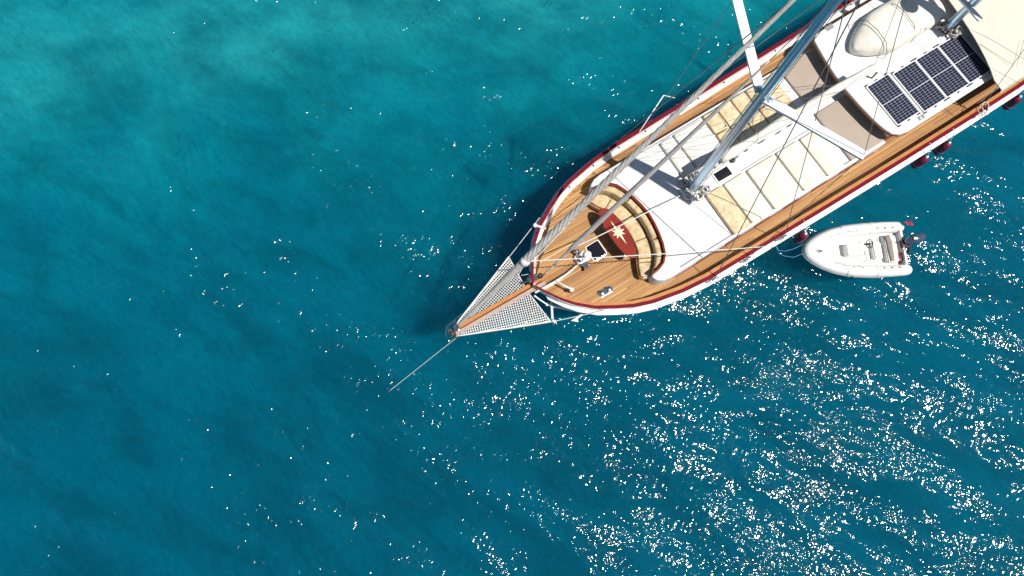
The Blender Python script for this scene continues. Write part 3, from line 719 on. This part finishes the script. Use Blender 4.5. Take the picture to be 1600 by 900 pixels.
s, n, _ = bp(1435, 52, RT); obj('roof_vent', MB().lathe((s, n, RT-.004), [(.05,0),(.05,.28),(.09,.30),(.09,.36),(.03,.38)], 12), m_bronze, dr, 'auto')
s, n, _ = bp(1362, 122, RT); obj('roof_vent', MB().lathe((s, n, RT-.004), [(.03,0),(.03,.28),(.045,.30),(.045,.34),(.02,.35)], 10), m_bronze, dr, 'auto')
# covered tender stowed on the roof
tn = thing('covered_tender', (9.2, 1.15, RT), 'small boat under a cream canvas cover on the deckhouse roof', 'boat')
rings = []
for t in [0,.004,.015,.035,.06,.09,.13,.18,.24] + list(np.linspace(.3, 1, 14)):
    x = 7.50 + 3.55*t; wv = .80*min(1, (t/.34)**.55 if t > 0 else 0)*(1-.10*max(0, t-.6)/.4) + .02
    hh = (.46 + .10*math.sin(math.pi*min(1, t*1.2)))*(.42 + .58*min(1, t/.22)**.6); cyn = 1.12
    rg = []
    for a in np.linspace(-.02*math.pi, 1.02*math.pi, 15):
        sa_, ca_ = math.sin(a), math.cos(a)
        rg.append((x + .05*ca_*0, cyn + wv*np.sign(ca_)*abs(ca_)**.62 + .012*math.sin(9*t+5*a), RT + .10 + hh*(max(sa_, 0)**.55)*(1-.10*abs(ca_)) if sa_ > 0 else RT + .10))
    rg = [(p[0], p[1], p[2]) for p in rg] + [(x, cyn - wv*.8, RT+.0), (x, cyn + wv*.8, RT+.0)]
    rings.append(rg)
obj('canvas_cover', MB().loft(rings), m_cover, tn, 'auto')
for x in (8.25, 9.5):
    mb = MB(); mb.tube([(x, 1.12+.83, RT+.02), (x, 1.12+.79, RT+.35), (x+.02, 1.12+.5, RT+.66), (x+.04, 1.12, RT+.735), (x+.06, 1.12-.5, RT+.66), (x+.08, 1.12-.79, RT+.35), (x+.1, 1.12-.83, RT+.02)], .012, 6); obj('lashing', mb, m_line, tn)

# ------------------------------------------------------------------ mizzen mast, crossbar, radar, awning
Z2 = RT
def mizp(z, n=0.0, ds=0.0): return (11.08 + RAKE*(z-Z2) + ds, .06 + n, z)
miz = obj('mizzen_mast', MB().tube([mizp(z) for z in np.linspace(Z2-.01, 13.5, 10)], [float(np.interp(z, [Z2, 13.5], [.16, .09])) for z in np.linspace(Z2-.01, 13.5, 10)], 18), m_alu, yacht, 'auto', label='silver mizzen mast on the deckhouse roof')
obj('mast_collar', MB().lathe((11.08, .06, Z2-.005), [(.27,0),(.27,.04),(.20,.06),(.20,.12)], 18), m_bronze, miz, 'auto')
obj('mizzen_crossbar', MB().bar(mizp(4.6, 1.35, -.18), mizp(4.6, -.62, -.16), .17, .07), m_white, miz)
for side in (1, -1): obj('spreader', MB().bar(mizp(7.8, side*.1), (mizp(7.8)[0]+.7, .06+side*1.9, 7.9), .2, .06), m_white, miz)
obj('radar_dome', MB().lathe(mizp(7.2, 0, -.42), [(.10,-.06),(.30,0),(.31,.10),(.26,.2),(.10,.24)], 20), m_white, miz, 'auto')
obj('radar_bracket', MB().bar(mizp(7.15, 0, -.45), mizp(7.15), .2, .05), m_white, miz)
for side in (1, -1):
    for s, zt in ((10.3, 12.6), (12.6, 13.0)):
        obj('shroud', MB().tube([(s, side*(hb(s)+.05), zc(s)), mizp(zt, side*.08)], .010, 5), m_wire, yacht)
obj('triatic_stay', MB().tube([mastp(16.4, 0, .1), mizp(13.3, 0, -.1)], .010, 5), m_wire, yacht)
for k_, (c, nm) in enumerate((((11.0,-.26,Z2+.05),'starboard side'),((11.2,-.30,Z2+.1),'starboard after side'),((10.85,.2,Z2+.05),'port front side'))):
    obj('rope_coil', rope_coil(c, .14, 6, m_rope, 60+k_), m_sailcover if k_ != 1 else m_rope, None, True, f'tangled rope coil at the {nm} of the mizzen mast foot', 'rope', 'rope coils at the mizzen mast')
AWZ = 3.80
pA, pB, pC = bp(1503, 28, AWZ), bp(1555, 118, AWZ-.08), bp(1558, 137, AWZ-.22)
aw = thing('awning', (13.2, 0, 3.6), 'cream canvas sun awning stretched over the aft deck', 'awning')
nu, nv_ = 15, 13; vs_, fs_ = [], []
for i in range(nu):
    f = i/(nu-1)                             # starboard edge to port edge
    n = -2.86 + 5.7*f
    s_front = float(np.interp(n, [-2.86, pC[1]+.02, pB[1], pA[1], 1.0, 2.84], [pC[0]+.15, pC[0], pB[0], pA[0], pA[0]+.15, pA[0]+.3]))
    for j in range(nv_):
        g = j/(nv_-1); s = s_front + (16.0 - s_front)*g
        z = AWZ - .30*abs(n/2.86)**2.4 - .05*math.sin(math.pi*g)*abs(math.sin(3*math.pi*f)) + .03*math.sin(7*f+4*g)
        vs_.append((s, n, z))
for i in range(nu-1):
    for j in range(nv_-1):
        a = i*nv_+j; fs_.append((a, a+nv_, a+nv_+1, a+1))
nb = len(vs_); low_ = [(p[0], p[1], p[2]-.012) for p in vs_]
canvas = MB().add(vs_, fs_); canvas.add(low_, [q[::-1] for q in fs_])
edge = [i*nv_ for i in range(nu)] + [(nu-1)*nv_+j for j in range(1, nv_)] + [i*nv_+nv_-1 for i in range(nu-2, -1, -1)] + [j for j in range(nv_-2, 0, -1)]
for i in range(len(edge)):
    a, b = edge[i], edge[(i+1) % len(edge)]; canvas.f.append((a, b, b+nb, a+nb)); canvas.t.append(.5)
obj('canvas', canvas, m_awning, aw, 'auto')
for i0 in (4, 10):
    obj('seam', MB().tube([(vs_[i0*nv_+j][0], vs_[i0*nv_+j][1], vs_[i0*nv_+j][2]+.004) for j in range(nv_)], .008, 5), m_cover, aw)
stbl = [vs_[j] for j in range(nv_)]
obj('side_valance', MB().loft([[(p[0], p[1], p[2]), (p[0], p[1]-.05, p[2]-.17), (p[0], p[1]-.035, p[2]-.17), (p[0], p[1]+.012, p[2]-.01)] for p in stbl]), m_awning, aw)
fr_ = [vs_[i*nv_] for i in range(nu)]
obj('front_hem', MB().tube([(p[0]+.01, p[1], p[2]) for p in fr_], .022, 6), m_awning, aw, True)
for s, n in ((10.8, -2.75), (13.5, -2.85), (15.8, -2.6), (11.6, 2.8), (13.5, 2.8), (15.8, 2.5)):
    zt = AWZ - .30*abs(n/2.86)**2.4
    obj('awning_pole', MB().tube([(s, n, zc(s)-.05), (s, n, zt)], .022, 8), m_chrome, aw)
for (u0, v0), (u1, v1) in (((1530, 68), (1582, 101)), ((1600, 62), (1588, 104)), ((1548, 106), (1592, 130))):
    a, b = bp(u0, v0, AWZ+.01), bp(u1, v1, AWZ-.06)
    obj('tie_line', MB().tube([a, b], .007, 5), m_line, aw)
# aft deck under the awning
obj('aft_bench', MB().slab(round_rect(13.2, 15.6, -1.9, 1.9, .2), 1.9, 2.4, .05), m_seat, yacht)

# ------------------------------------------------------------------ fenders along the starboard side
def fender(u, v, nm, z=1.55, lean=0.0):
    s, n, _ = bp(u, v, z); n = min(n, -(hb(s)+.30))
    t = thing('fender', (s, n, z-.42), 'dark red cylindrical fender ' + nm, 'fender', 'fenders along the starboard side')
    obj('body', MB().lathe((s, n, z-.42), [(.03,0),(.10,.02),(.155,.09),(.165,.18),(.165,.62),(.155,.72),(.09,.80),(.05,.83)], 18), m_fend, t, 'auto')
    obj('band', MB().lathe((s, n, z-.42+.27), [(.1655,0),(.1705,.01),(.1705,.025),(.1655,.035)], 18), m_tubeg, t, 'auto')
    obj('eye', MB().lathe((s, n, z+.39), [(.045,0),(.055,.04),(.04,.09),(.015,.10)], 10), m_white, t, 'auto')
    obj('lanyard', MB().tube([(s, n, z+.45), (s+.02, -(hb(s)+.10), zc(s)-.04), (s+.02, -(hb(s)-.05), zc(s)+.01)], .014, 6), m_rope, t, True)
fender(1437, 252, 'below the gap between the first two solar panels')
fender(1471, 230, 'hung next aft of the one below the foremost solar panels')
fender(1577, 155, 'hanging below the front corner of the cream awning')
fender(1251, 371, 'just ahead of the inflatable dinghy bow')
# fairlead with white line at the starboard rail, dock line on the side deck
s, n, _ = bp(1533, 176, 2.4)
mb = rope_coil((s, -(hb(s)-.03), zc(s)-.10), .16, 5, m_rope, 91); obj('rope_coil', mb, m_rope, None, True, 'white rope hitched over the starboard rail beside the deckhouse', 'rope')
mb = MB(); mb.tube([bp(1498, 190, 2.1), bp(1494, 191, 2.0), bp(1500, 181, 2.0), bp(1520, 163, 2.02), bp(1556, 140, 2.1), bp(1562, 136, 2.1)], .022, 8)
obj('dock_line', mb, m_rope, None, True, 'white dock line lying along the starboard side deck', 'rope')

# ------------------------------------------------------------------ inflatable dinghy
_d = pixel_world(1340, 392, .3)
DING = Frame(_d[0], _d[1], R(3.0)); FR = DING
dg = thing('inflatable_dinghy', (0, 0, -.12), 'white inflatable dinghy with an outboard motor lying beside the yacht', 'dinghy')
def tube_path():
    pts = [(1.84,.81),(1.6,.84),(1.0,.85),(.3,.82),(-.4,.76),(-1.0,.62),(-1.45,.44),(-1.75,.27),(-1.93,.11),(-1.98,0)]
    z = [.34,.33,.33,.34,.37,.42,.48,.53,.56,.57]
    a = [(p[0], p[1], q) for p, q in zip(pts, z)]
    return a + [(p[0], -p[1], p[2]) for p in a[-2::-1]]
tp = tube_path()
from_pts = np.array(tp); seg_t = np.linspace(0, len(tp)-1, 64)
sm = [tuple(float(np.interp(t, range(len(tp)), from_pts[:, i])) for i in range(3)) for t in seg_t]
rad = [float(np.interp(t, [0, .35, 1.0, 4, 9, 14, 17, 17.65, 18], [.11, .19, .215, .23, .22, .23, .215, .19, .11])) for t in seg_t]
obj('buoyancy_tube', MB().tube(sm, rad, 16), m_tube, dg, True)
mb = MB()
for off, zz in ((.235, -.02), (.225, -.09)):
    pts = []
    for i in range(8, 56):
        p = np.array(sm[i]); d = np.array(sm[i+1]) - np.array(sm[i-1]); d /= np.linalg.norm(d); nn = np.array([d[1], -d[0], 0]); nn *= -1 if (nn[0]*p[0] + nn[1]*p[1]) < 0 else 1
        pts.append(p + nn*off*(rad[i]/.23) + np.array([0,0,zz]))
    mb.tube(pts, .028, 6)
obj('rubbing_strip', mb, m_tubeg, dg, True)
def hullring(x, wd, zk): return [(x, -wd, .32), (x, -wd*.6, .02*0 + zk*.5+.05), (x, 0, zk), (x, wd*.6, zk*.5+.05), (x, wd, .32)]
obj('hull', MB().loft([hullring(-1.85,.12,.35), hullring(-1.4,.55,.0), hullring(-.5,.75,-.14), hullring(.8,.78,-.16), hullring(1.66,.76,-.14)], closed=False, caps=False), m_white, dg)
fl = [(1.62,.68),(.3,.70),(-.4,.60),(-1.0,.45),(-1.4,.28),(-1.6,.10)]; fl = fl + [(x, -y) for x, y in fl[::-1]]
obj('floor', MB().slab(fl, .10, .22, .02), m_floor, dg)
st_ = [(-.95,.46),(-1.3,.34),(-1.6,.18),(-1.78,.0)]; st_ = st_ + [(x, -y) for x, y in st_[-2::-1]]
obj('bow_locker', MB().slab(st_, .2, .50, .04), m_floor, dg, 'auto')
obj('bow_cleat', MB().tube([(-1.52, 0, .56), (-1.46, 0, .56)], .05, 8), m_tubeg, dg)
obj('bow_roller', MB().box(-2.10, -1.56, -.10, .08, .52, .575), m_tubeg, dg)
obj('console', MB().slab(round_rect(-.52, .20, -.22, .24, .06), .2, .56, .06), m_white, dg, 'auto')
wc = (.33, .17, .60)
wheel = obj('steering_wheel', MB().tube([(wc[0]+.06*math.sin(t)*.9, wc[1]+.16*math.cos(t), wc[2]+.13*math.sin(t)) for t in np.linspace(0, 6.283, 20)], .016, 6), m_dark, dg, True)
obj('wheel_spokes', MB().tube([(wc[0], wc[1]-.15, wc[2]), (wc[0], wc[1]+.15, wc[2])], .012, 6).tube([(wc[0]-.05, wc[1], wc[2]-.12), (wc[0]+.05, wc[1], wc[2]+.12)], .012, 6).tube([(wc[0]-.18, wc[1], wc[2]-.06), (wc[0], wc[1], wc[2])], .04, 8), m_dark, wheel)
seat = obj('helm_seat', MB().slab(round_rect(.52, .90, -.36, .30, .06), .2, .36, .06), m_floor, dg, 'auto')
obj('seat_rail', MB().tube([(.50,.34,.34),(.52,.30,.42),(.56,-.34,.42),(.50,-.40,.34)], .013, 6), m_dark, seat)
obj('console_rail', MB().tube([(.10,-.10,.58),(.18,-.42,.52),(.2,-.44,.25)], .012, 6), m_dark, dg)
bench = obj('rear_bench', MB().slab(round_rect(.98, 1.46, -.52, .52, .08), .2, .42, .05), m_floor, dg, 'auto')
obj('bench_cushion', MB().slab([(1.02,.50),(1.20,.52),(1.27,.25),(1.25,-.10),(1.24,-.48),(1.10,-.50),(1.06,-.1),(1.06,.2)], .40, .48, .03), m_greyc, bench, 'auto')
obj('bench_rail', MB().tube([(.94,.48,.40),(.97,.46,.47),(1.0,-.50,.47),(1.04,-.52,.40)], .014, 6), m_dark, bench)
obj('transom', MB().box(1.60, 1.68, -.66, .66, -.05, .52), m_white, dg)
for side in (1, -1):
    ii_ = 0
    for k_, x in enumerate((-1.1, -.75, -.4, -.05, .75, 1.05, 1.35)):
        y = side*float(np.interp(x, [-1.45,-1.0,-.4,.3,2], [.44,.62,.76,.82,.84])); z = float(np.interp(x, [-1.45,-1,-.4,.3], [.48,.42,.37,.34]))
        obj('grab_patch', MB().ball((x, y - side*.06, z+.205), .05, .03, .022, 8, 5), m_tubeg, dg, True)
    pts = []
    for x in np.linspace(-1.1, -.05, 9):
        y = side*float(np.interp(x, [-1.45,-1.0,-.4,.3,2], [.44,.62,.76,.82,.84])); z = float(np.interp(x, [-1.45,-1,-.4,.3], [.48,.42,.37,.34]))
        pts.append((x, y - side*(.07 + .03*abs(math.sin(x*9))), z+.22))
    obj('grab_line', MB().tube(pts, .010, 5), m_tubeg, dg)
    pts = [(x, side*.80, .565) for x in np.linspace(.75, 1.35, 6)]
    obj('grab_line', MB().tube(pts, .008, 5), m_tubeg, dg)
obj('tube_valve', MB().ball((-.35, -1.02, .44), .10, .035, .03, 8, 5), m_tubeg, dg, True)
obj('registration_mark', MB().box(1.22, 1.36, -1.035, -1.005, .40, .425).box(1.40, 1.43, -1.03, -1.0, .40, .425).box(1.5, 1.6, -1.02, -.99, .40, .42), m_tubeg, dg)
obj('fuel_tank', MB().slab(round_rect(1.44, 1.58, -.50, -.16, .04), .2, .40, .04), m_fend, dg, 'auto')
for side in (1, -1):
    for x in (-.62, .52):
        i_ = min(range(len(sm)), key=lambda q: abs(sm[q][0]-x) + (0 if sm[q][1]*side > 0 else 9))
        obj('tube_seam', MB().tube([(x, sm[i_][1] + (rad[i_]+.002)*math.cos(t), sm[i_][2] + (rad[i_]+.002)*math.sin(t)) for t in np.linspace(0, math.pi, 10)], .007, 5), m_tubeg, dg)
# outboard
ob = obj('outboard_motor', MB().tube([(1.66,.16,.62),(1.78,.18,.72),(1.95,.23,.76),(2.20,.29,.74),(2.36,.33,.66),(2.42,.35,.60)], [.09,.17,.19,.17,.12,.03], 14), m_motor, dg, True, label='dark blue glossy outboard motor tilted up')
obj('motor_midsection', MB().tube([(1.74,.10,.60),(1.90,.02,.40),(2.02,-.05,.15),(2.05,-.06,-.25)], [.09,.075,.06,.05], 10), m_bronze, ob, True)
obj('cowl_badge', MB().box(1.80, 1.93, .15, .24, .944, .953), m_cream, ob)
obj('motor_bracket', MB().box(1.58, 1.76, -.02, .28, .38, .58), m_bronze, ob)
obj('tiller_cable', MB().tube([(1.42,.20,.50),(1.55,.18,.60),(1.70,.16,.62)], .018, 6).tube([(1.45,-.42,.5),(1.55,-.15,.62),(1.70,.05,.60)], .014, 6), m_dark, ob)
fg = thing('ensign', (1.80, .92, .50), 'small red flag on the stern of the dinghy', 'flag')
obj('staff', MB().tube([(1.80,.92,.50),(1.98,.98,.80)], .010, 6), m_wire, fg)
vs_, fs_ = [], []
for i in range(6):
    for j in range(4):
        vs_.append((1.74+.05*i + .02*j, .93 - .05*j + .02*math.sin(i*1.3), .66 + .03*math.sin(i*1.6+j) + .02*j))
for i in range(5):
    for j in range(3): a = i*4+j; fs_.append((a, a+4, a+5, a+1))
mb = MB().add(vs_, fs_); mb.add([(p[0], p[1], p[2]-.006) for p in vs_], [q[::-1] for q in fs_]); obj('cloth', mb, m_flag, fg, True)
# blue painters between yacht and dinghy
def wpx(u, v, z): 
    p = pixel_world(u, v, z); c, s = math.cos(FR.a), math.sin(FR.a); x, y = p[0]-FR.ox, p[1]-FR.oy
    return (x*c + y*s, -x*s + y*c, z)
obj('painter_line', MB().tube([wpx(1213,385,2.2), wpx(1217,391,1.6), wpx(1226,392.5,1.0), wpx(1240,389,.8), wpx(1256,381,.55)], .010, 6), m_blue, None, True, 'blue painter line to the dinghy bow, the shorter upper one', 'rope', 'dinghy painters')
obj('painter_line', MB().tube([wpx(1213,386,2.2), wpx(1217,396,1.3), wpx(1226,400,.7), wpx(1240,402,.5), wpx(1255,396,.55)], .010, 6), m_blue, None, True, 'blue painter line to the dinghy bow, sagging lower towards the water', 'rope', 'dinghy painters')
